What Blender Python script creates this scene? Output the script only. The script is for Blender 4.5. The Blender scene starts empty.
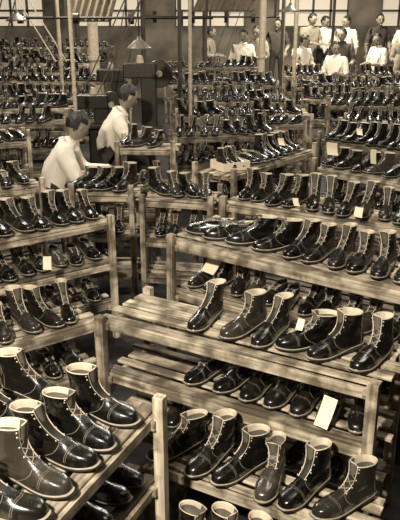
import bpy, bmesh, math, random
from mathutils import Vector, Matrix, Euler
from mathutils.bvhtree import BVHTree
random.seed(7)
R = random.Random(11)
scene = bpy.context.scene
COL = scene.collection
try: scene.view_settings.view_transform='Standard'
except Exception: pass

# ------------------------------------------------------------------ materials
def sep(v, k=1.0):
    return (v, v*(1-0.165*k), v*(1-0.40*k), 1)

def base_mat(name):
    m = bpy.data.materials.new(name); m.use_nodes = True
    nt = m.node_tree; b = nt.nodes['Principled BSDF']
    return m, nt, b

def simple(name, v, rough=0.6, metal=0.0, noise=0.25, scale=30, k=1.0, spec=0.5, bump=0.0):
    m, nt, b = base_mat(name)
    b.inputs['Roughness'].default_value = rough
    b.inputs['Metallic'].default_value = metal
    b.inputs['Specular IOR Level'].default_value = spec
    tc = nt.nodes.new('ShaderNodeTexCoord')
    n = nt.nodes.new('ShaderNodeTexNoise'); n.inputs['Scale'].default_value = scale
    n.inputs['Detail'].default_value = 4
    r = nt.nodes.new('ShaderNodeValToRGB')
    r.color_ramp.elements[0].position = 0.3; r.color_ramp.elements[1].position = 0.7
    r.color_ramp.elements[0].color = sep(v*(1-noise), k); r.color_ramp.elements[1].color = sep(min(1, v*(1+noise*0.6)), k)
    nt.links.new(tc.outputs['Object'], n.inputs['Vector'])
    nt.links.new(n.outputs['Fac'], r.inputs['Fac'])
    nt.links.new(r.outputs['Color'], b.inputs['Base Color'])
    if bump > 0:
        bp = nt.nodes.new('ShaderNodeBump'); bp.inputs['Strength'].default_value = bump; bp.inputs['Distance'].default_value = 0.02
        nt.links.new(n.outputs['Fac'], bp.inputs['Height']); nt.links.new(bp.outputs['Normal'], b.inputs['Normal'])
    return m

def leather_mat(name, rough):
    m, nt, b = base_mat(name)
    g = nt.nodes.new('ShaderNodeNewGeometry')
    r = nt.nodes.new('ShaderNodeValToRGB')
    r.color_ramp.elements[0].color = sep(.003); r.color_ramp.elements[1].color = sep(.075)
    e=r.color_ramp.elements.new(.75); e.color=sep(.012)
    e=r.color_ramp.elements.new(.92); e.color=sep(.034)
    nt.links.new(g.outputs['Random Per Island'], r.inputs['Fac'])
    tc = nt.nodes.new('ShaderNodeTexCoord')
    n = nt.nodes.new('ShaderNodeTexNoise'); n.inputs['Scale'].default_value = 24; n.inputs['Detail'].default_value = 6
    n3 = nt.nodes.new('ShaderNodeTexNoise'); n3.inputs['Scale'].default_value = 60; n3.inputs['Detail'].default_value = 3; n3.inputs['Distortion'].default_value = 1.5
    nt.links.new(tc.outputs['Object'], n.inputs['Vector']); nt.links.new(tc.outputs['Object'], n3.inputs['Vector'])
    sc = nt.nodes.new('ShaderNodeValToRGB'); sc.color_ramp.elements[0].position=.6; sc.color_ramp.elements[1].position=.8
    sc.color_ramp.elements[0].color=(0,0,0,1); sc.color_ramp.elements[1].color=(1,1,1,1)
    nt.links.new(n.outputs['Fac'], sc.inputs['Fac'])
    mx = nt.nodes.new('ShaderNodeMixRGB'); mx.inputs['Color2'].default_value = sep(.07)
    nt.links.new(sc.outputs['Color'], mx.inputs['Fac']); nt.links.new(r.outputs['Color'], mx.inputs['Color1'])
    nt.links.new(mx.outputs['Color'], b.inputs['Base Color'])
    mr = nt.nodes.new('ShaderNodeMapRange'); mr.inputs['From Min'].default_value=.3; mr.inputs['From Max'].default_value=.7
    mr.inputs['To Min'].default_value = rough-0.08; mr.inputs['To Max'].default_value = rough+0.14
    nt.links.new(n.outputs['Fac'], mr.inputs['Value']); nt.links.new(mr.outputs['Result'], b.inputs['Roughness'])
    ad = nt.nodes.new('ShaderNodeMath'); ad.operation='MULTIPLY_ADD'; ad.inputs[1].default_value=.3
    nt.links.new(n3.outputs['Fac'], ad.inputs[0]); nt.links.new(n.outputs['Fac'], ad.inputs[2])
    bp = nt.nodes.new('ShaderNodeBump'); bp.inputs['Strength'].default_value = 0.3; bp.inputs['Distance'].default_value = 0.007
    nt.links.new(ad.outputs[0], bp.inputs['Height']); nt.links.new(bp.outputs['Normal'], b.inputs['Normal'])
    b.inputs['Coat Weight'].default_value = 0.5; b.inputs['Coat Roughness'].default_value = 0.16
    return m

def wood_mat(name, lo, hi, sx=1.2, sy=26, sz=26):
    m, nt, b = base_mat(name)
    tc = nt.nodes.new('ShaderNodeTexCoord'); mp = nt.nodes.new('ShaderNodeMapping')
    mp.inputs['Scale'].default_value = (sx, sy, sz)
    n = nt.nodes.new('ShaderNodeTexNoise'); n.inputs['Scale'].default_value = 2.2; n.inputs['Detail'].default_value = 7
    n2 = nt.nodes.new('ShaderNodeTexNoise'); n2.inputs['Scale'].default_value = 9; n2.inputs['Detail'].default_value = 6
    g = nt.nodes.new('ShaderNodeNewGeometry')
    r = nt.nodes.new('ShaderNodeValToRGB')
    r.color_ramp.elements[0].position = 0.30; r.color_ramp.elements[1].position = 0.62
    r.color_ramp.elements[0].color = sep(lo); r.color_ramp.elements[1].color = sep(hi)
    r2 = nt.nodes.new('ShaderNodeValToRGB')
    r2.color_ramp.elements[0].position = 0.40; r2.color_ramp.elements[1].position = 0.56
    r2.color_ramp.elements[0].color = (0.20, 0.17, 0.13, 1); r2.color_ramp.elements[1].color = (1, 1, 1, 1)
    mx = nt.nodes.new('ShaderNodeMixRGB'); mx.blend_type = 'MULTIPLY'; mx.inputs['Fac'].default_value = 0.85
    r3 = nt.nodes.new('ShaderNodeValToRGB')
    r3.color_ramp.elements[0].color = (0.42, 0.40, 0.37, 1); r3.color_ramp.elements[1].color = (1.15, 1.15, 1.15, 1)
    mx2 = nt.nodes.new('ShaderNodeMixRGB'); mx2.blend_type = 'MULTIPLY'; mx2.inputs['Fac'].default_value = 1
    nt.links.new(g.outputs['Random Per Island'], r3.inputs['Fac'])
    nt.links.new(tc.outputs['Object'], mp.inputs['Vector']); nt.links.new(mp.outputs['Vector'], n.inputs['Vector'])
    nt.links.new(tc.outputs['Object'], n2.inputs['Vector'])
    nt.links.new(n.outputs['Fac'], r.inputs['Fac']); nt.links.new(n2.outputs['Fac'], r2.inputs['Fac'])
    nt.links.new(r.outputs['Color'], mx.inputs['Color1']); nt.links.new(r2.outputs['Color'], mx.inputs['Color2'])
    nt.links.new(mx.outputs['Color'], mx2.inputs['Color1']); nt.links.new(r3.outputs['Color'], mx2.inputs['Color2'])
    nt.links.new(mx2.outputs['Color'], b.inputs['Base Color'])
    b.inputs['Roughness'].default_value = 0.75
    bp = nt.nodes.new('ShaderNodeBump'); bp.inputs['Strength'].default_value = 0.4; bp.inputs['Distance'].default_value = 0.005
    nt.links.new(n.outputs['Fac'], bp.inputs['Height']); nt.links.new(bp.outputs['Normal'], b.inputs['Normal'])
    return m

M_LEATHER = leather_mat('boot_leather', 0.25)
M_TONGUE = simple('boot_tongue', 0.025, 0.5)
M_WELT = simple('boot_welt', 0.34, 0.6)
M_SOLE = simple('boot_sole', 0.04, 0.6)
M_LINING = simple('boot_lining', 0.62, 0.8)
M_INNER = simple('boot_inner', 0.12, 0.9)
M_EYE = simple('boot_eyelet', 0.6, 0.35, metal=0.4)
M_STITCH = simple('boot_stitching', 0.26, 0.7)
M_LACE = simple('boot_lace', 0.30, 0.7)
BOOT_MATS = [M_LEATHER, M_TONGUE, M_WELT, M_SOLE, M_LINING, M_INNER, M_EYE, M_STITCH, M_LACE]
M_WOOD = wood_mat('rack_wood', 0.20, 0.74)
M_WOODP = wood_mat('rack_post_wood', 0.22, 0.72, 26, 26, 1.2)
M_WOOD2 = wood_mat('rack_wood_dark', 0.12, 0.48)
M_WOOD2P = wood_mat('rack_post_wood_dark', 0.12, 0.48, 26, 26, 1.2)
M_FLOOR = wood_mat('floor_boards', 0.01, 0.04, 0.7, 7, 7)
M_WALL = simple('wall_plaster', 0.16, 0.9, noise=0.7, scale=1.6)
M_CEIL = simple('ceiling_boards', 0.10, 0.9)
M_SHIRT = simple('shirt_white', 0.92, 0.8, noise=0.06, scale=9, bump=0.5, k=.7)
M_SHIRT_G = simple('shirt_grey', 0.34, 0.8, scale=9)
M_SHIRT_D = simple('shirt_dark', 0.08, 0.8, scale=9)
M_TROUS = simple('trousers', 0.04, 0.8)
M_SKIN = simple('skin', 0.33, 0.5, noise=0.08)
M_HAIR = simple('hair', 0.018, 0.4, scale=90, bump=0.5)
M_EYEB = simple('eye_dark', 0.03, 0.3)
M_LIP = simple('lips', 0.14, 0.5)
M_PAPER = simple('paper', 0.9, 0.8, noise=0.05)
M_METAL = simple('painted_metal', 0.04, 0.4, metal=0.6)
M_PIPE = simple('pipe_pale', 0.5, 0.5)
M_PIPED = simple('pipe_dark', 0.06, 0.5)
M_ENAMEL = simple('lamp_enamel', 0.16, 0.4)
M_CORR = simple('corrugated_sheet', 0.34, 0.55, metal=0.3)
M_PANE_GLOW, _nt, _b = base_mat('window_glass')
_b.inputs['Base Color'].default_value = sep(0.4); _b.inputs['Emission Color'].default_value = sep(1.0, .9); _b.inputs['Emission Strength'].default_value = 0.5  # glow added to the panes to brighten the back wall
M_BULB, _nt, _b = base_mat('lamp_bulb')
_b.inputs['Base Color'].default_value = sep(0.8); _b.inputs['Emission Color'].default_value = sep(1.0, .8); _b.inputs['Emission Strength'].default_value = 2.0

# ------------------------------------------------------------------ mesh builder
class MB:
    def __init__(self): self.v=[]; self.f=[]; self.m=[]
    def add(self, vs, fs, ms, M=None):
        o=len(self.v)
        if M is not None: vs=[M@Vector(p) for p in vs]
        self.v.extend([tuple(p) for p in vs])
        self.f.extend([tuple(i+o for i in f) for f in fs])
        if isinstance(ms,int): ms=[ms]*len(fs)
        self.m.extend(ms)
    def box(self, c, s, mat=0, rot=None):
        hx,hy,hz=[a/2 for a in s]
        vs=[Vector((x,y,z)) for x in(-hx,hx) for y in(-hy,hy) for z in(-hz,hz)]
        M=Matrix.Translation(c)
        if rot: M=M@Euler(rot).to_matrix().to_4x4()
        fs=[(0,1,3,2),(4,6,7,5),(0,4,5,1),(2,3,7,6),(0,2,6,4),(1,5,7,3)]
        self.add(vs,fs,mat,M)
    def cyl(self, p0, p1, r0, r1=None, mat=0, n=14, cap=True):
        if r1 is None: r1=r0
        p0=Vector(p0);p1=Vector(p1);d=(p1-p0)
        q=d.to_track_quat('Z','Y').to_matrix()
        vs=[];
        for p,r in((p0,r0),(p1,r1)):
            for i in range(n):
                a=2*math.pi*i/n
                vs.append(p+q@Vector((math.cos(a)*r,math.sin(a)*r,0)))
        fs=[(i,(i+1)%n,n+(i+1)%n,n+i) for i in range(n)]
        if cap: fs+= [tuple(range(n-1,-1,-1)),tuple(range(n,2*n))]
        self.add(vs,fs,mat)
    def ell(self, c, s, mat=0, rot=None, nu=14, nv=9, keep=None, warp=None):
        vs=[];fs=[]
        for j in range(nv+1):
            th=math.pi*j/nv
            for i in range(nu):
                a=2*math.pi*i/nu
                p=Vector((math.sin(th)*math.cos(a),math.sin(th)*math.sin(a),math.cos(th)))
                p=Vector((p.x*s[0],p.y*s[1],p.z*s[2]))
                if warp: p=warp(p)
                vs.append(p)
        for j in range(nv):
            for i in range(nu):
                q=(j*nu+i,(j+1)*nu+i,(j+1)*nu+(i+1)%nu,j*nu+(i+1)%nu)
                if keep:
                    cc=sum((vs[k] for k in q),Vector())/4
                    if not keep(cc): continue
                fs.append(q)
        M=Matrix.Translation(c)
        if rot: M=M@Euler(rot).to_matrix().to_4x4()
        self.add(vs,fs,mat,M)
    def obj(self, name, mats, smooth=False, loc=(0,0,0), rotz=0, parent=None, bevel=0):
        me=bpy.data.meshes.new(name)
        me.from_pydata(self.v,[],self.f)
        for m in mats: me.materials.append(m)
        me.polygons.foreach_set('material_index',self.m)
        if smooth: me.polygons.foreach_set('use_smooth',[True]*len(me.polygons))
        me.update()
        ob=bpy.data.objects.new(name,me); COL.objects.link(ob)
        ob.location=loc; ob.rotation_euler=(0,0,rotz)
        if parent: ob.parent=parent
        if bevel:
            b=ob.modifiers.new('bevel','BEVEL'); b.width=bevel; b.segments=2
        return ob

# ------------------------------------------------------------------ boot
def lerp_tab(x,tab):
    if x<=tab[0][0]: return tab[0][1]
    for (a,b),(c,d) in zip(tab,tab[1:]):
        if x<=c: return b+(d-b)*(x-a)/(c-a)
    return tab[-1][1]
HALF=[0,8,17,20.5,30,44,60,76,92,108,124,140,156,170,180]
ANG=HALF+[-a for a in HALF[-2:0:-1]]
NA=len(ANG)
WT=[(-.07,.032),(-.02,.033),(.05,.030),(.10,.041),(.14,.048),(.18,.047),(.222,.041)]
def boot_mesh(side=1, kind='boot', top=0.185, sub=0, flare=0.0, detail=True, lace=False, cap=True):
    low=[('bot',-.070,.219,.98),(0,-.074,.224,1.06),(.0045,-.074,.224,1.06),(.005,-.066,.212,.95),(.02,-.069,.214,1.0),
     (.036,-.070,.209,1.0),(.050,-.070,.194,.92),(.059,-.070,.166,.80),(.070,-.069,.136,.76)]
    if kind=='boot':
        T=top
        h=lambda t:.088+(T-.088)*t
        up=[(h(0),-.066,.106,.86),(h(.2),-.060,.082,.98),(h(.45),-.055,.066,1.03),(h(.72),-.056,.063,1.12),(T,-.062,.068+flare,1.24),
            (T+.002,-.057,.063+flare,1.10),(h(.75),-.052,.058,.98),(.09,-.05,.06,.8)]
    else:
        up=[(.078,-.066,.122,.84),(.085,-.064,.108,.90),(.092,-.062,.094,.95),(.098,-.061,.082,.99),(.104,-.062,.066,1.05),
            (.1055,-.057,.062,.92),(.09,-.056,.066,.9),(.05,-.056,.075,.8)]
    rings=low+up
    V=[]
    for ri,(zr,xb,xf,wf) in enumerate(rings):
        t=min(1,max(0,(ri-8)/5.))
        for ai,A in enumerate(ANG):
            aa=abs(A); g=1.0 if aa<=21 else (.72 if aa<=30 else (.35 if aa<=44 else (.12 if aa<=60 else 0)))
            A2=A*(1+g*t)
            a=math.radians(A2); c=math.cos(a); s=math.sin(a)
            x=(xf+xb)/2+(xf-xb)/2*c
            p=.60 if ri<=7 else .88
            y=lerp_tab(x,WT)*wf*(abs(s)**p)*(1 if s>=0 else -1)
            y+=side*.010*max(0,(x-.04)/.17)*(1 if ri<9 else 0)
            solt=lerp_tab(x,[(-.01,.031),(.07,.018),(.16,.015),(.222,.024)])
            if zr=='bot':
                z=lerp_tab(x,[(-.001,0),(.001,.012),(.06,.006),(.09,0),(.17,0),(.222,.010)])
            else:
                z=zr+solt*max(0,1-zr/.11)
            if ri>=9 and aa<=17:
                x-=(.010 if aa<17 else .007) if ri<=13 else .002
                if ri in(13,14) and kind=='boot': z+=.012 if aa<17 else .004
            if ri in(12,13,14): z+=.007*c if kind=='boot' else -.010*(1-c*c)
            if ri in(6,7,8) and aa<70 and x>.1: z+= .0018*math.sin(x*190)
            V.append(Vector((x-.07,y,z)))
    F=[];Mi=[]
    for ri in range(len(rings)-1):
        for ai in range(NA):
            aj=(ai+1)%NA
            F.append((ri*NA+ai,ri*NA+aj,(ri+1)*NA+aj,(ri+1)*NA+ai))
            lo=min(abs(ANG[ai]),abs(ANG[aj])); hi=max(abs(ANG[ai]),abs(ANG[aj]))
            if ri==0: m=3
            elif ri==1: m=3
            elif ri==2: m=2
            elif ri<=12:
                m=0
                if ri>=9:
                    if hi<=17: m=1
                    elif lo>=17 and hi<=21: m=4
            elif ri==13: m=4
            elif ri==14: m=4 if lo>=76 else 5
            else: m=5
            Mi.append(m)
    F.append(tuple(range(NA-1,-1,-1))); Mi.append(3)
    F.append(tuple((len(rings)-1)*NA+i for i in range(NA))); Mi.append(5)
    me=bpy.data.meshes.new('boot'); me.from_pydata(V,[],F)
    me.polygons.foreach_set('material_index',Mi)
    for m in BOOT_MATS: me.materials.append(m)
    bm=bmesh.new(); bm.from_mesh(me); bmesh.ops.recalc_face_normals(bm,faces=bm.faces)
    bm.to_mesh(me); bm.free()
    ob=bpy.data.objects.new('b',me); COL.objects.link(ob)
    if sub:
        s=ob.modifiers.new('s','SUBSURF'); s.levels=sub; s.render_levels=sub
    dg=bpy.context.evaluated_depsgraph_get()
    e=bpy.data.meshes.new_from_object(ob.evaluated_get(dg))
    vs=[v.co.copy() for v in e.vertices]; fs=[tuple(p.vertices) for p in e.polygons]; ms=[p.material_index for p in e.polygons]
    bpy.data.objects.remove(ob)
    mb=MB(); mb.add(vs,fs,ms)
    if detail:
        bvh=BVHTree.FromPolygons(vs,fs)
        def strip(samples,width,mat,lift=.0012):
            pts=[]
            for o,d in samples:
                h,nn,_,_=bvh.ray_cast(Vector(o),Vector(d))
                pts.append(None if h is None else (h,-Vector(d)))
            for a,b in zip(pts,pts[1:]):
                if a is None or b is None or (a[0]-b[0]).length>.03: continue
                t=(b[0]-a[0])
                if t.length<1e-6: continue
                n_=(a[1]+b[1]).normalized(); w_=t.cross(n_).normalized()*width/2; off=n_*lift
                mb.add([a[0]-w_+off,a[0]+w_+off,b[0]+w_+off,b[0]-w_+off],[(0,1,2,3)],mat)
        cy=side*.006
        if cap:
            for xo in(0,.006):
                sm=[]
                for i in range(17):
                    th=math.radians(-82+164*i/16)
                    d=Vector((0,-math.sin(th),-math.cos(th)))
                    sm.append((Vector((.068+xo-.012*abs(math.sin(th)),cy,.028))-d*.15,d))
                strip(sm,.0013,7)
        for sg in(1,-1):
            sm=[]
            for i in range(12):
                t=i/11
                x=.030-.065*t+ .02*math.sin(t*3.1); z=.088-.062*t
                sm.append(((x,sg*.2,z),(0,-sg,0)))
            strip(sm,.0016,7)
            if kind=='boot':
                sm=[((-.115,sg*.2,.03+(top-.04)*i/10),(0,-sg,0)) for i in range(11)]
                strip(sm,.0014,7)
        ey=[]
        for ri in (9,10,11,12,13):
            for sgn in(1,-1):
                ai=4 if sgn>0 else NA-4
                p=V[ri*NA+ai]
                if ri==13: p=p*.55+V[12*NA+ai]*.45
                ey.append(p)
                mb.ell(p+Vector((.001,0,0)),(.0034,.0034,.0038),6,nu=6,nv=4)
        if lace:
            for k in range(0,len(ey)-2,2):
                for a,b in((k,k+3),(k+1,k+2)):
                    A=ey[a]+Vector((.003,0,.001)); B=ey[b]+Vector((.003,0,.001)); mid=(A+B)/2+Vector((.004,0,0))
                    mb.cyl(A,mid,.0019,mat=8,n=5,cap=False); mb.cyl(mid,B,.0019,mat=8,n=5,cap=False)
    return mb.v,mb.f,mb.m

# 0,1 boots; 2,3 low shoes; 4 tall; 5 short
NEAR=[boot_mesh(1,top=.188,sub=1),boot_mesh(-1,top=.188,sub=1,lace=True),boot_mesh(1,'low',sub=1,lace=True),boot_mesh(-1,'low',sub=1),
      boot_mesh(1,top=.212,sub=1,flare=.006,lace=True,cap=False),boot_mesh(-1,top=.160,sub=1,flare=.012,lace=True)]
FAR=[boot_mesh(1,top=.19,detail=False),boot_mesh(-1,top=.18,detail=False),boot_mesh(1,'low',detail=False),boot_mesh(-1,'low',detail=False),
     boot_mesh(1,top=.21,detail=False),boot_mesh(-1,top=.155,detail=False,flare=.01)]

def boots_obj(name, xf, lod='near'):
    mb=MB(); lib=NEAR if lod=='near' else FAR
    for (x,y,z,a,var,sc) in xf:
        v,f,m=lib[var%len(lib)]
        M=Matrix.Translation((x,y,z))@Matrix.Rotation(a,4,'Z')@Matrix.Scale(sc,4)
        lx=R.uniform(-.22,.16); ly=R.uniform(-.2,.2); wob=R.uniform(.88,1.1)
        v2=[]
        for p in v:
            k=max(0,p[2]-.085)
            v2.append((p[0]+lx*k,p[1]*(1+(wob-1)*min(1,k/.06))+ly*k,p[2]))
        mb.add(v2,f,m,M)
    return mb.obj(name,BOOT_MATS,smooth=True)

# ------------------------------------------------------------------ racks
class Rack:
    def __init__(self,O,d,L,depth,levels,lod='near',mat=None,post=.07,slats=None,braces=False,name='shoe_rack'):
        d=Vector((d[0],d[1])).normalized(); self.O=Vector(O); self.d=d; self.n=Vector((-d.y,d.x))
        self.L=L; self.depth=depth; self.levels=levels; self.lod=lod; self.xf=[]
        mb=MB(); pt=.042; top=max(levels)+post
        J=1 if lod=='near' else 1.5
        xs=[pt/2,L-pt/2]
        if L>1.7:
            k=int(L//1.3); xs=[pt/2+(L-pt)*i/k for i in range(k+1)]
        for x in xs:
            for y in(-.0-pt/2,depth+pt/2):
                h=top+R.uniform(-.02,.03)
                mb.box((x,y,h/2),(pt*R.uniform(.9,1.15),pt,h),1,(R.uniform(-.01,.01),R.uniform(-.012,.012)*J,0))
        for z in levels:
            for y in(.008,depth-.008):
                mb.box((L/2,y,z-.034),(L-.004,.018,.040*R.uniform(.85,1.2)),0,(0,R.uniform(-.006,.006),0))
            for x in xs:
                xx=min(max(x,.05),L-.05)
                mb.box((xx,depth/2,z-.034),(.022,depth+.03,.038),0,(R.uniform(-.03,.03),0,R.uniform(-.03,.03)))
            ns=slats or max(3,int(depth/.085))
            sw=depth/ns
            for i in range(ns):
                mb.box((L/2+R.uniform(-.02,.02),(i+.5)*sw,z-.007),(L+R.uniform(-.02,.06),sw*R.uniform(.5,.82),.013),0,(R.uniform(-.04,.04),R.uniform(-.0015,.0015),R.uniform(-.012,.012)))
        if braces:
            mb.box((.0-.012,depth/2,max(levels)*.5),(.02,.04,max(levels)*.9),1,(.45,0,0))
        ang=math.atan2(d.y,d.x)
        mt=[mat or M_WOOD, M_WOOD2P if mat is M_WOOD2 else M_WOODP]
        mb.obj(name,mt,loc=(O[0],O[1],0),rotz=ang,bevel=.003 if lod=='near' else 0)
        self.face=math.atan2(-self.n.y,-self.n.x)
    def put(self,lv,s,y=None,a=0,var=None,sc=None):
        y=self.depth/2+.0 if y is None else y
        p=self.O+self.d*s+self.n*y
        self.xf.append((p.x,p.y,self.levels[lv]+.001,self.face+math.radians(a),R.randrange(6) if var is None else var,sc or R.uniform(.92,1.04)))
    def fill(self,lv,s0=None,s1=None,y=None,step=.118,jit=7,gap=.08,a=0):
        s=s0 if s0 is not None else .11; e=s1 if s1 is not None else self.L-.09
        i=0; pv=(0,1); pa=0
        while s<e:
            if i%2==0:
                pv=R.choice(((0,1),(0,1),(4,1),(5,5),(2,3),(0,4),(4,4))); pa=R.uniform(-jit,jit)*1.4
            y2=(self.depth/2 if y is None else y)+R.uniform(-.035,.02)
            if R.random()>gap or i%2: self.put(lv,s,y2,a+pa+R.uniform(-jit,jit)*.6,var=pv[i%2])
            s+=step*(.93 if i%2==0 else 1.1)*R.uniform(.98,1.08); i+=1
    def done(self):
        if self.xf: boots_obj('leather_work_boots',self.xf,self.lod)

# R1 near right rack
r=Rack((-.476,3.04),(.87,-.49),1.35,.36,[.8,.52,.24],post=.02)
for s,a,v in((.47,-4,0),(.675,-16,1),(.80,-10,0),(.975,-44,5),(1.10,-36,0),(1.265,-14,1)): r.put(0,s,.19,a,v,1.0)
for s,a,v in((.48,-20,2),(.64,-14,1),(.755,-12,0),(.88,-6,5),(.99,-8,0),(1.11,2,1),(1.225,6,0)): r.put(1,s,.19,a,v,1.0)
for s in(.3,.45,.62,.8,.97,1.15): r.put(2,s,.2,R.uniform(-10,20),None,.95)
r.done()
# lower step of the rack, nearer the camera
r=Rack((-.225,2.53),(.87,-.49),.96,.22,[.36],post=-.01,name='low_shoe_rack')
for s,a,v in((.09,-25,5),(.25,-8,1),(.39,-28,0),(.53,10,5),(.67,-20,0),(.84,-30,1)): r.put(0,s,.12,a,v,1.06)
r.done()
r=Rack((-.05,2.12),(.87,-.49),.50,.16,[.19],post=-.01,slats=2,name='low_shoe_rack')
for s,a,v in((.02,75,5),(.15,65,1),(.29,55,0),(.42,45,5)): r.put(0,s,.10,a,v,1.0)
r.done()
# A rack
r=Rack((-.177,3.92),(.813,-.582),1.55,.44,[.9,.58,.28],post=.02)
for s,a,v in((.15,-62,3),(.28,-52,2),(.44,-46,5),(.61,-34,5),(.75,-12,0),(.87,-5,1),(.99,2,4),(1.11,4,1),(1.23,0,4),(1.37,0,1)): r.put(0,s,.21,a,v,1.06 if s<.7 else 1.0)
r.fill(1,.10,1.45,jit=12); r.fill(2,.3,1.45,jit=12); r.done()
# A' behind
r=Rack((.15,4.68),(.86,-.5),1.75,.38,[.92,.6,.3],post=.04)
r.fill(0,jit=9,gap=.0); r.fill(1); r.done()
# L1 near left
r=Rack((-.55,1.355),(.41,.91),.96,.64,[.8,.5,.2],post=.07)
for s,a,v in((.27,8,0),(.42,2,1),(.555,-2,0),(.685,-4,5),(.83,-6,0)): r.put(0,s,.16,a,v,1.04)
for s,a,v in((.50,10,1),(.66,12,0),(.84,4,1)): r.put(0,s,.46,a,v,1.0)
for s in(.35,.5,.63,.76,.88): r.put(1,s,.16,R.uniform(-4,8))
for s in(.3,.5,.7,.85): r.put(2,s,.16,R.uniform(-4,8))
r.done()
# L1.5
r=Rack((-1.35,3.02),(.8,.6),.98,.34,[.52,.22],post=.03)
r.fill(0,jit=12); r.fill(1,jit=10); r.done()
# L2
r=Rack((-1.75,3.62),(.8,.595),1.45,.36,[.85,.56,.27],post=.05)
for l in(0,1,2): r.fill(l,jit=8,gap=.0)
r.done()
# L3
r=Rack((-2.0,4.75),(.8,.6),.97,.36,[.88,.56,.27])
for l in(0,1): r.fill(l,gap=.0)
r.done()
# M0, M1
r=Rack((-1.0,5.22),(.99,-.03),.5,.38,[.83,.5,.2],lod='near',braces=True)
for s,a in((.08,-60),(.19,-40),(.29,-50),(.41,-30)): r.put(0,s,.18,a,R.choice((0,4,5)),1.08)
r.fill(1); r.done()
r=Rack((-.45,5.12),(.97,-.2),.56,.40,[.82,.5,.2],post=.03,braces=True)
for s,a in((.10,50),(.22,30),(.34,45),(.46,20)): r.put(0,s,.2,a,R.choice((0,2,5)),1.05)
r.fill(1); r.done()
# M3
r=Rack((-.78,6.42),(.99,-.04),.55,.34,[.95,.6,.3])
r.fill(0,jit=30,gap=0); r.fill(1); r.done()
# F racks
r=Rack((.25,5.62),(.6,.79),1.4,.36,[.88,.58,.28]); r.fill(0,.5,jit=12,gap=0); r.fill(1); r.done()
fr2=r
r=Rack((1.0,6.05),(.7,-.71),1.5,.38,[.86,.56,.26])
r.fill(0,a=-35,jit=14,step=.14); r.fill(1); r.done()
r=Rack((1.25,7.4),(.72,-.69),1.9,.38,[.86,.56,.26],lod='mid',mat=M_WOOD2)
r.fill(0,gap=0,a=-15,jit=15); r.fill(1); r.done()
W,D2=M_WOOD,M_WOOD2
far=[((-.28,9.0),(1,.1),1.75,.85,W,0),((-3.6,8.3),(1,0.12),2.0,.85,D2,20),((1.7,8.6),(.95,-.3),2.0,.85,W,-20),((1.75,9.75),(.98,-.1),2.2,.9,D2,15),
     ((-.1,10.15),(1,-.05),1.35,.9,W,20),((1.6,10.8),(1,.02),2.6,.85,W,-25),((-4.2,10.5),(1,-.06),2.7,.92,D2,10),((-4.3,9.3),(1,0.06),2.6,.9,W,-15),
     ((-.4,11.2),(1,.06),1.6,.85,D2,-20),((1.6,12.25),(1,-.05),2.6,.88,D2,10),((1.7,11.5),(1,.03),2.6,.95,D2,30),((-4.6,11.9),(1,.05),3.0,1.0,D2,0),((-4.9,13.3),(1,-.03),3.0,1.2,W,25),
     ((-4.9,12.6),(1,0.0),2.8,1.1,D2,-25),
     ((-.5,12.6),(1,0.04),1.9,.9,W,15),((-.5,11.9),(1,0.0),1.9,.95,D2,35),((1.6,13.8),(1,-.02),3.2,.92,W,0),((-.7,14.1),(1,0.03),1.9,1.05,D2,-10),((-.3,7.65),(.98,.16),1.3,.83,D2,25),
     ((.0,8.35),(1,.12),1.3,.84,D2,-30),
     ((-5.4,14.9),(1,0),3.6,1.4,D2,0),((-5.4,14.1),(1,0.02),3.2,1.3,D2,20),((-2.9,6.9),(.9,.35),1.2,.85,W,-10),((-2.9,6.2),(.85,.5),1.0,.85,D2,20)]
for O,d,L,z,mt,aa in far:
    r=Rack(O,d,L,.38,[z,z-.3,z-.6],lod='far',mat=mt,post=R.uniform(-.02,.12))
    s=0.1
    while s<L-.2:
        seg=R.uniform(.35,.8); r.fill(0,s,min(s+seg,L-.08),gap=0,jit=16,a=aa+R.uniform(-45,45),step=R.uniform(.115,.14)); s+=seg+R.uniform(.02,.12)
    r.fill(1,gap=.05,jit=14,a=R.uniform(-30,30))
    r.done()

# ------------------------------------------------------------------ room
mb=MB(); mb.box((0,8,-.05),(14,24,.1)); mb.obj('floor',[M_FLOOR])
mb=MB(); mb.box((0,8,4.25),(14,24,.1)); mb.obj('ceiling',[M_CEIL])
mb=MB()
mb.box((0,18.1,.85),(14,.2,1.7)); mb.box((0,18.1,3.7),(14,.2,1.0))
for x in(-6.6,-3.4,-1.0,1.5,4.0,6.6): mb.box((x,18.1,2.45),(.8,.2,1.5))
mb.obj('wall_back',[M_WALL])
mb=MB(); mb.box((-7.1,8,2.1),(.2,24,4.2)); mb.obj('wall_left',[M_WALL])
mb=MB(); mb.box((7.1,8,2.1),(.2,24,4.2)); mb.obj('wall_right',[M_WALL])
for i,(x0,x1) in enumerate(((-6.2,-3.8),(-3.0,-1.4),(-.6,1.1),(1.9,3.6),(4.4,6.2))):
    mb=MB(); cx=(x0+x1)/2; w=x1-x0
    mb.box((cx,18.12,2.45),(w,.02,1.5),1)  # pane sheet with the added glow
    n=max(2,int(w/.4))
    for k in range(n+1): mb.box((x0+w*k/n,18.06,2.45),(.05,.06,1.5),0)
    for k in range(5): mb.box((cx,18.06,1.70+1.5*k/4),(w,.06,.05),0)
    mb.obj('window_%d'%(i+1),[M_PIPED,M_PANE_GLOW])
for y in(3,7,11,15):
    mb=MB(); mb.box((0,y,4.05),(14,.2,.3)); mb.obj('ceiling_beam',[M_WOOD2])
mb=MB(); mb.box((3.3,16.6,.14),(5.2,1.8,.28)); mb.obj('raised_platform',[M_FLOOR])

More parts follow.
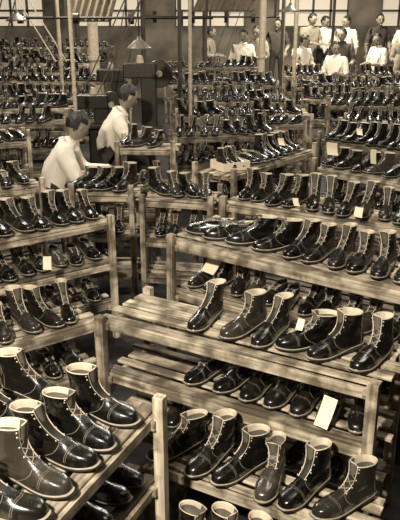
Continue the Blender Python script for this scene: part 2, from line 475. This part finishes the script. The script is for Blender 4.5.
def pipe(name,x,y,r,mat,z0=0,z1=4.2):
    mb=MB(); mb.cyl((x,y,z0),(x,y,z1),r,mat=0); mb.cyl((x,y,z0),(x,y,z0+.02),r*2,mat=0)
    mb.cyl((x,y,1.3),(x,y,1.36),r*1.25,mat=0)
    mb.obj(name,[mat],smooth=False)
for a in((-1.36,7.75,.022,M_PIPE),(-.12,8.8,.022,M_PIPE),(-.30,10.75,.03,M_PIPED),(1.12,13.2,.06,M_PIPE),(1.50,13.3,.035,M_PIPE),(1.74,13.35,.035,M_PIPE),
         (-1.85,12.7,.09,M_PIPE),(-3.4,11.3,.05,M_PIPED),(-.75,9.7,.03,M_PIPED),(.1,15.2,.05,M_PIPED),(-2.6,15.6,.05,M_PIPED),(2.6,14.4,.03,M_PIPED),(-2.2,11.45,.03,M_PIPE),(1.3,11.6,.025,M_PIPED)):
    pipe('steel_pipe_column',*a)
for y,z,x0,x1 in((11.2,2.02,-4.6,.2),(14.8,1.98,-1.2,1.6)):
    mb=MB(); mb.cyl((x0,y,z),(x1,y,z),.02,mat=0)
    x=x0+.3
    while x<x1:
        mb.cyl((x-.04,y,z),(x+.04,y,z),R.uniform(.07,.14),mat=0,n=20); x+=R.uniform(.5,.9)
    for x in(x0+.1,(x0+x1)/2,x1-.1): mb.box((x,y,(z+4.2)/2),(.04,.04,4.2-z),0)
    mb.obj('overhead_line_shaft',[M_METAL])

def belt(p0,p1,w,mat=None):
    mb=MB(); p0=Vector(p0);p1=Vector(p1); dd=p1-p0
    for off in(-.09,.09):
        c=(p0+p1)/2+Vector((off,0,0)); q=dd.to_track_quat('Z','Y').to_euler()
        mb.box(c,(w,.012,dd.length),0,tuple(q))
    mb.cyl(p1+Vector((0,-.06,0)),p1+Vector((0,.06,0)),.12,mat=0)
    mb.obj('drive_belt',[mat or M_PIPED])
belt((-1.30,8.45,1.22),(.15,8.45,4.02),.04)
belt((-1.10,9.45,1.15),(-.45,9.45,4.02),.03)
belt((-3.0,9.9,1.0),(-1.9,9.9,4.02),.03)
belt((-2.35,12.3,1.3),(-3.9,12.3,4.02),.05,M_PIPE)
belt((.35,13.4,1.3),(1.35,13.4,4.02),.04)

def machine(x,y,h,w):
    mb=MB()
    mb.box((0,0,.03),(w,.5,.06),0)
    mb.box((0,.05,.40),(w*.5,.3,.74),0)
    mb.box((0,0,.80),(w*1.05,.5,.05),0)
    mb.box((w*.12,.05,.8+(h-.8)*.42),(w*.4,.24,(h-.8)*.84),0)
    mb.box((-w*.1,.0,h-.12),(w*.85,.2,.16),0)
    mb.cyl((-w*.38,0,h-.2),(-w*.38,0,.86),.03,.012,mat=1)
    mb.cyl((w*.4,-.03,h-.16),(w*.4,.03,h-.16),.16,mat=0,n=24)
    mb.cyl((w*.4,-.05,h-.16),(w*.4,.05,h-.16),.04,mat=1)
    mb.cyl((-w*.1,0,h-.04),(-w*.1,0,h+.05),.05,.03,mat=1)
    mb.obj('shoe_stitching_machine',[M_METAL,M_PIPE],loc=(x,y,0),bevel=.01)
machine(-.66,8.5,1.6,.45); machine(-1.28,8.85,1.2,.45); machine(-1.2,10.1,1.4,.45)

def corr(x,y,z,w,h,tilt):
    mb=MB(); n=int(w/.05)
    vs=[];fs=[]
    for i in range(n+1):
        xx=-w/2+w*i/n; yy=.03 if i%2 else -.03
        vs+= [(xx,yy,-h/2),(xx+tilt,yy,h/2)]
    for i in range(n): fs.append((2*i,2*i+2,2*i+3,2*i+1))
    mb.add(vs,fs,0)
    for sx in(-w/2,w/2): mb.box((sx,.02,(4.2-z)/2-h/4),(.03,.03,(4.2-z)+h/2),1)
    mb.box((0,.03,-h/2),(w,.03,.04),1)
    mb.obj('corrugated_hanging_panel',[M_CORR,M_PIPED],loc=(x,y,z))
corr(-1.75,11.6,2.2,.7,.45,.15)
corr(.45,14.6,2.3,1.2,.4,.2)

def lamp(x,y,z,s=1):
    mb=MB()
    prof=[(.02,.14),(.03,.10),(.05,.09),(.13,.02),(.15,0),(.145,-.004),(.045,.08)]
    n=24;vs=[];fs=[]
    for r_,h in prof:
        for i in range(n):
            a=2*math.pi*i/n; vs.append((r_*s*math.cos(a),r_*s*math.sin(a),h*s))
    for j in range(len(prof)-1):
        for i in range(n): fs.append((j*n+i,j*n+(i+1)%n,(j+1)*n+(i+1)%n,(j+1)*n+i))
    mb.add(vs,fs,0)
    mb.cyl((0,0,.13*s),(0,0,4.2-z),.006,mat=1,n=8)
    mb.ell((0,0,.03*s),(.03*s,.03*s,.04*s),2)
    mb.obj('pendant_lamp',[M_ENAMEL,M_PIPED,M_BULB],smooth=True,loc=(x,y,z))
lamp(-.55,6.6,1.83,.8); lamp(-2.5,10.1,2.0,1.0); lamp(1.2,9.9,2.12,.8)

mb=MB()
for (c,s) in (((0,0,.005),(.26,.22,.01)),((0,-.11,.035),(.26,.006,.07)),((0,.11,.035),(.26,.006,.07)),((-.13,0,.035),(.006,.22,.07)),((.13,0,.035),(.006,.22,.07))):
    mb.box(c,s)
p=fr2.O+fr2.d*.25+fr2.n*.18
mb.obj('cardboard_box',[M_PAPER],loc=(p.x,p.y,.883),rotz=.5)
boots_obj('leather_work_boots',[(p.x-.04,p.y-.02,.897,-.9,0,.85),(p.x+.05,p.y+.04,.897,-.9,1,.85)],'near')

def tag(x,y,z,w,h,rx,rz):
    mb=MB(); vs=[];fs=[]
    for i in range(5):
        t=i/4
        for sx in(-.5,.5): vs.append((sx*w,.02*math.sin(t*2.2),h*t))
    for i in range(4): fs.append((2*i,2*i+1,2*i+3,2*i+2))
    mb.add(vs,fs,0)
    o=mb.obj('paper_tag',[M_PAPER],smooth=False,loc=(x,y,z)); o.rotation_euler=(rx,.15,rz)
    s=o.modifiers.new('t','SOLIDIFY'); s.thickness=.0006
tag(.50,2.50,.55,.06,.13,-.45,-.5)
tag(.04,3.90,.70,.09,.09,-.6,-.6)
tag(-.92,3.95,.70,.05,.08,-.3,.4)
tag(1.15,6.0,.98,.10,.12,-.5,.2)
tag(1.42,5.65,.98,.05,.12,-.3,.2)
tag(-.9,5.45,.84,.16,.1,-1.2,.4)
tag(.42,2.70,.90,.03,.05,-.5,-.3)
tag(.10,2.05,.27,.05,.08,-.6,.2)
tag(.95,4.05,1.0,.05,.07,-.6,-.2)
tag(.62,4.3,1.0,.04,.06,-.6,.3)
tag(-1.3,4.15,.95,.05,.07,-.6,.3)
tag(.75,6.35,1.0,.06,.08,-.6,.3)
tag(1.6,7.0,.98,.06,.08,-.6,.1)

# ------------------------------------------------------------------ people
def skin_eval(vs,es,rs,sub=2):
    me=bpy.data.meshes.new('sk'); me.from_pydata(vs,es,[])
    ob=bpy.data.objects.new('sk',me); COL.objects.link(ob)
    ob.modifiers.new('skin','SKIN')
    sv=me.skin_vertices[0].data
    for i,r_ in enumerate(rs):
        sv[i].radius=r_ if isinstance(r_,tuple) else (r_,r_)
        sv[i].use_root=(i==0)
    m=ob.modifiers.new('s','SUBSURF'); m.levels=sub; m.render_levels=sub
    dg=bpy.context.evaluated_depsgraph_get()
    e=bpy.data.meshes.new_from_object(ob.evaluated_get(dg))
    out=([v.co.copy() for v in e.vertices],[tuple(p.vertices) for p in e.polygons])
    bpy.data.objects.remove(ob)
    return out
P_MATS=lambda shirt:[shirt,M_TROUS,M_SKIN,M_HAIR,M_EYEB,M_LIP,M_LEATHER,M_SHIRT_D]
def head_add(mb,c,pitch,yaw,s=1.0):
    H=MB()
    def warp(p):
        t=max(0,-p.z/.115)
        p=p.copy(); p.y*=1-.32*t*t
        if p.x<0: p.x*=1-.28*t
        if p.x>0 : p.x*=1-.08*t
        if p.x>.05 and abs(p.z)<.03: p.x-=.006*(1-abs(p.z)/.03)
        return p
    H.ell((0,0,0),(.098,.076,.116),2,nu=24,nv=16,warp=warp)
    H.ell((.094,0,-.022),(.017,.012,.022),2,nu=10,nv=6)
    H.ell((.09,0,-.004),(.010,.008,.02),2,nu=8,nv=5)
    for sg in(1,-1):
        H.ell((.082,sg*.031,.004),(.010,.014,.008),4,nu=8,nv=6)
        H.ell((.086,sg*.032,.022),(.008,.020,.005),3,nu=8,nv=5)
        H.ell((-.006,sg*.078,-.008),(.017,.010,.030),2,rot=(0,.1,sg*.3),nu=10,nv=7)
    H.ell((.083,0,-.060),(.008,.024,.006),5,nu=10,nv=5)
    H.ell((.07,0,-.095),(.02,.022,.016),2,nu=10,nv=6)
    def hw(p):
        p=p.copy(); t=max(0,-p.z/.12)
        p.x*=1-.2*t; n_=1+.035*math.sin(p.y*90+p.z*40)
        if p.x>.03 and p.z>.05: p.z+=.006*math.sin(p.y*60)
        return p*n_
    H.ell((-.008,0,.010),(.103,.0815,.119),3,nu=28,nv=20,warp=hw,keep=lambda q:(q.z>.066+.02*(q.x/.1) or (q.x<-.022 and q.z>-.06) or (q.x<.035 and q.z>.018)))
    M=Matrix.Translation(c)@Matrix.Rotation(yaw,4,'Z')@Matrix.Rotation(pitch,4,'Y')@Matrix.Scale(s,4)
    mb.add(H.v,H.f,H.m,M)
def hand_add(mb,w,dirv,palmn,side,curl=.5):
    x=Vector(dirv).normalized(); z=Vector(palmn); z=(z-x*z.dot(x)).normalized(); y=z.cross(x)
    w=Vector(w)
    def P(a,b,c): return w+x*a+y*b*side+z*c
    v,f=skin_eval([P(-.02,0,0),P(.03,.0,0),P(.085,.0,0)],[(0,1),(1,2)],[.024,(.033,.015),(.038,.012)],1); mb.add(v,f,2)
    for b,l in((-.030,.07),(-.010,.08),(.010,.075),(.029,.06)):
        pts=[P(.07,b,0)]; a=0; cur=Vector((.08,0))
        pts.append(P(cur.x,b*1.05,0))
        for k,q in enumerate((.45,.32,.23)):
            a+=curl*.8
            cur=cur+Vector((math.cos(a),-math.sin(a)))*l*q
            pts.append(P(cur.x,b*1.08,cur.y))
        v,f=skin_eval(pts,[(i,i+1) for i in range(len(pts)-1)],[.009,.009,.0085,.008,.0068],1); mb.add(v,f,2)
    pts=[P(.02,-.02,0),P(.045,-.045,-.008),P(.07,-.055,-.02),P(.09,-.055,-.032)]
    v,f=skin_eval(pts,[(0,1),(1,2),(2,3)],[.012,.011,.010,.008],1); mb.add(v,f,2)
def person(shirt,kind='stand',var=0,hz=.55,hyaw=0,hpitch=.1,sleeve='short',bulk=1.0):
    mb=MB()
    if kind=='sit':
        V=dict(pel=(0,0,hz),sp=(.03,0,hz+.17),ch=(.11,0,hz+.34),nb=(.19,0,hz+.46),nk=(.235,0,hz+.525))
        for s,n in((1,'l'),(-1,'r')):
            V['sh'+n]=(.16,s*.185,hz+.41); V['el'+n]=(.28,s*.26,hz+.18); V['wr'+n]=(.52,s*.13,hz+.22)
            V['hp'+n]=(.04,s*.09,hz-.01); V['kn'+n]=(.43,s*.14,hz+.0); V['an'+n]=(.42,s*.14,.10); V['to'+n]=(.57,s*.15,.04)
    else:
        V=dict(pel=(0,0,.95),sp=(.01,0,1.12),ch=(.02,0,1.29),nb=(.01,0,1.43),nk=(.02,0,1.50))
        for s,n in((1,'l'),(-1,'r')):
            V['sh'+n]=(.0,s*.18,1.38)
            if var==0: V['el'+n]=(-.02,s*.25,1.10); V['wr'+n]=(.06,s*.27,.86)
            elif var==1: V['el'+n]=(.04,s*.25,1.11); V['wr'+n]=(.26,s*.10,1.12)
            else: V['el'+n]=(.02,s*.27,1.11) ; V['wr'+n]=(.20,s*.2,.98) if s>0 else (.05,s*.27,.87)
            V['hp'+n]=(.0,s*.09,.90); V['kn'+n]=(.02,s*.11,.50); V['an'+n]=(-.02,s*.12,.10); V['to'+n]=(.13,s*.14,.04)
    names=list(V); idx={k:i for i,k in enumerate(names)}
    E=[('pel','sp',0),('sp','ch',0),('ch','nb',0),('nb','nk',2)]
    for n in'lr': E+=[('ch','sh'+n,0),('sh'+n,'el'+n,0),('el'+n,'wr'+n,2 if sleeve=='short' else 0),('pel','hp'+n,1),('hp'+n,'kn'+n,1),('kn'+n,'an'+n,1),('an'+n,'to'+n,6)]
    b=bulk
    rad=dict(pel=(.155*b,.125*b),sp=(.155*b,.125*b),ch=(.175*b,.135*b),nb=.08*b,nk=.056)
    for n in'lr': rad.update({'sh'+n:.078*b,'el'+n:.060*b,'wr'+n:.034 if sleeve=='long' else .030,'hp'+n:.095,'kn'+n:.065,'an'+n:.045,'to'+n:.038})
    v,f=skin_eval([V[k] for k in names],[(idx[a],idx[b_]) for a,b_,_ in E],[rad[k] for k in names],2)
    v2=[]
    for p in v:
        k=0
        if p.z>(hz-.02 if kind=='sit' else .98) and p.z<V['nb'][2]-.02:
            k=.010*math.sin(p.z*52+p.y*34+p.x*20)*math.sin(p.x*41+p.z*17)
        c_=Vector((V['ch'][0],0,p.z)); d_=(p-c_); d_.z=0
        v2.append(p+(d_.normalized()*k if d_.length>1e-4 else Vector()))
    v=v2
    ms=[]
    for q in f:
        c=sum((v[i] for i in q),Vector())/len(q); best=9;bm_=0
        for a,b_,m in E:
            A=Vector(V[a]);B=Vector(V[b_]);t=max(0,min(1,(c-A).dot(B-A)/(B-A).length_squared))
            dd=(c-(A+(B-A)*t)).length-(.05 if m in(0,1) and a in('pel','sp','ch') else 0)
            if dd<best: best=dd;bm_=m
        ms.append(bm_)
    mb.add(v,f,ms)
    nk=Vector(V['nk']); nb=Vector(V['nb']); ax=(nk-nb).normalized()
    q=ax.to_track_quat('Z','Y').to_matrix(); n=20; vs=[]
    c0=nb+ax*.015
    for rr,h in((.088*b,-.012),(.070,.030),(.083,.012)):
        for i in range(n):
            a=2*math.pi*i/n; vs.append(c0+q@Vector((math.cos(a)*rr,math.sin(a)*rr,h+.01*math.cos(a))))
    mb.add(vs,[(j*n+i,j*n+(i+1)%n,(j+1)*n+(i+1)%n,(j+1)*n+i) for j in range(2) for i in range(n)],0)
    for n_ in 'lr':
        A=Vector(V['el'+n_]);B=Vector(V['wr'+n_]); d=(B-A)
        if sleeve=='long': mb.cyl(B-d*.10,B-d*.01,.036,.037,0,n=16)
        else: mb.cyl(A+d*.10,A+d*.26,.056,.050,0,n=16)
    head_add(mb,nk+Vector((.02+.05*math.sin(hpitch),0,.098)),hpitch,hyaw,1.06)
    for s,n_ in((1,'l'),(-1,'r')):
        d=Vector(V['wr'+n_])-Vector(V['el'+n_])
        hand_add(mb,V['wr'+n_],d,(0,-s,0) if (kind=='stand' and var==0) else (0,0,1),-s,.6)
    return mb.obj('factory_worker',P_MATS(shirt),smooth=True)
def stool(x,y,h):
    mb=MB(); mb.cyl((0,0,h-.03),(0,0,h),.16,mat=0,n=24)
    for i in range(4):
        a=math.pi/4+i*math.pi/2
        mb.cyl((.18*math.cos(a),.18*math.sin(a),0),(.11*math.cos(a),.11*math.sin(a),h-.03),.016,mat=0)
        b=a+math.pi/2
        mb.cyl((.155*math.cos(a),.155*math.sin(a),.2),(.155*math.cos(b),.155*math.sin(b),.2),.01,mat=0)
    mb.obj('wooden_stool',[M_WOOD2],loc=(x,y,0))
w=person(M_SHIRT,'sit',hz=.60,hpitch=.5,hyaw=.55,sleeve='long',bulk=1.18); w.location=(-1.33,6.05,0); w.rotation_euler=(0,0,.08); w.scale=(1.0,1.0,1.0)
stool(-1.33,6.05,.46)
w=person(M_SHIRT,'sit',hz=.73,hpitch=.4,hyaw=.4,sleeve='short',bulk=1.1); w.location=(-1.0,7.2,0); w.rotation_euler=(0,0,.1); w.scale=(.98,.98,.98)
stool(-1.0,7.2,.58)
protos=[person(M_SHIRT,'stand',0,hpitch=.15,hyaw=-.5),person(M_SHIRT_G,'stand',1,hpitch=.25,hyaw=.3),person(M_SHIRT_D,'stand',2,hpitch=.05,hyaw=-.2),person(M_SHIRT,'stand',1,hyaw=.7,hpitch=.3)]
spots=[(.88,15.0,0,0,1.0,.3),(1.2,15.3,0,1,1.03,-.5),(2.05,14.6,0,3,.98,.8),(2.9,14.9,0,2,1.0,-.3),
       (3.6,14.7,0,3,1.0,-.9),(4.2,15.0,0,1,1.02,.2),(2.45,16.3,.28,1,1.0,.6),(3.25,16.3,.28,0,.97,-.4),(4.0,16.5,.28,2,1.03,.5),(4.55,16.2,.28,3,1,-.2),
       (.2,16.4,0,1,1.0,1.2),(3.3,11.15,0,0,.94,.9),(1.75,16.6,.28,2,.96,.0),(2.45,13.05,0,3,.92,-.5),(3.75,13.1,0,1,.95,.4),(2.85,16.9,.28,3,1.0,.3)]
used=set()
for x,y,z,k,s,ro in spots:
    if k in used:
        o=protos[k].copy(); COL.objects.link(o); o.name='factory_worker'
    else: o=protos[k]; used.add(k)
    o.location=(x,y,z); o.scale=(s,s,s*R.uniform(.97,1.03)); o.rotation_euler=(0,0,-math.pi/2-x*.06+ro)

# ------------------------------------------------------------------ lights
def area(name,loc,target,size,e,col=(1,.94,.83)):
    l=bpy.data.lights.new(name,'AREA'); l.energy=e; l.size=size; l.color=col
    o=bpy.data.objects.new(name,l); COL.objects.link(o); o.location=loc
    o.rotation_euler=(Vector(target)-Vector(loc)).to_track_quat('-Z','Y').to_euler()
area('flash_light',(-1.1,-.2,3.4),(.1,3.8,.6),.20,310)
for i,(x,y,e) in enumerate(((1.2,3.4,26),(-2,6.5,90),(1.8,7.5,80),(-2,11,150),(2,11,150),(2.2,14.8,280),(-2.5,15,120))):
    area('ceiling_light_%d'%i,(x,y,3.88),(x,y,0),.8,e)  # unseen fill lamps added below the ceiling, without fixtures
w=bpy.data.worlds.new('world'); scene.world=w; w.use_nodes=True
w.node_tree.nodes['Background'].inputs['Color'].default_value=(1,.88,.70,1)
w.node_tree.nodes['Background'].inputs['Strength'].default_value=.06

cam=bpy.data.cameras.new('camera'); co=bpy.data.objects.new('camera',cam); COL.objects.link(co)
cam.sensor_fit='VERTICAL'; cam.sensor_height=24; cam.lens=24*700/520
co.location=(0,0,2.2); co.rotation_euler=(math.radians(70),0,0); cam.clip_start=.05
scene.camera=co
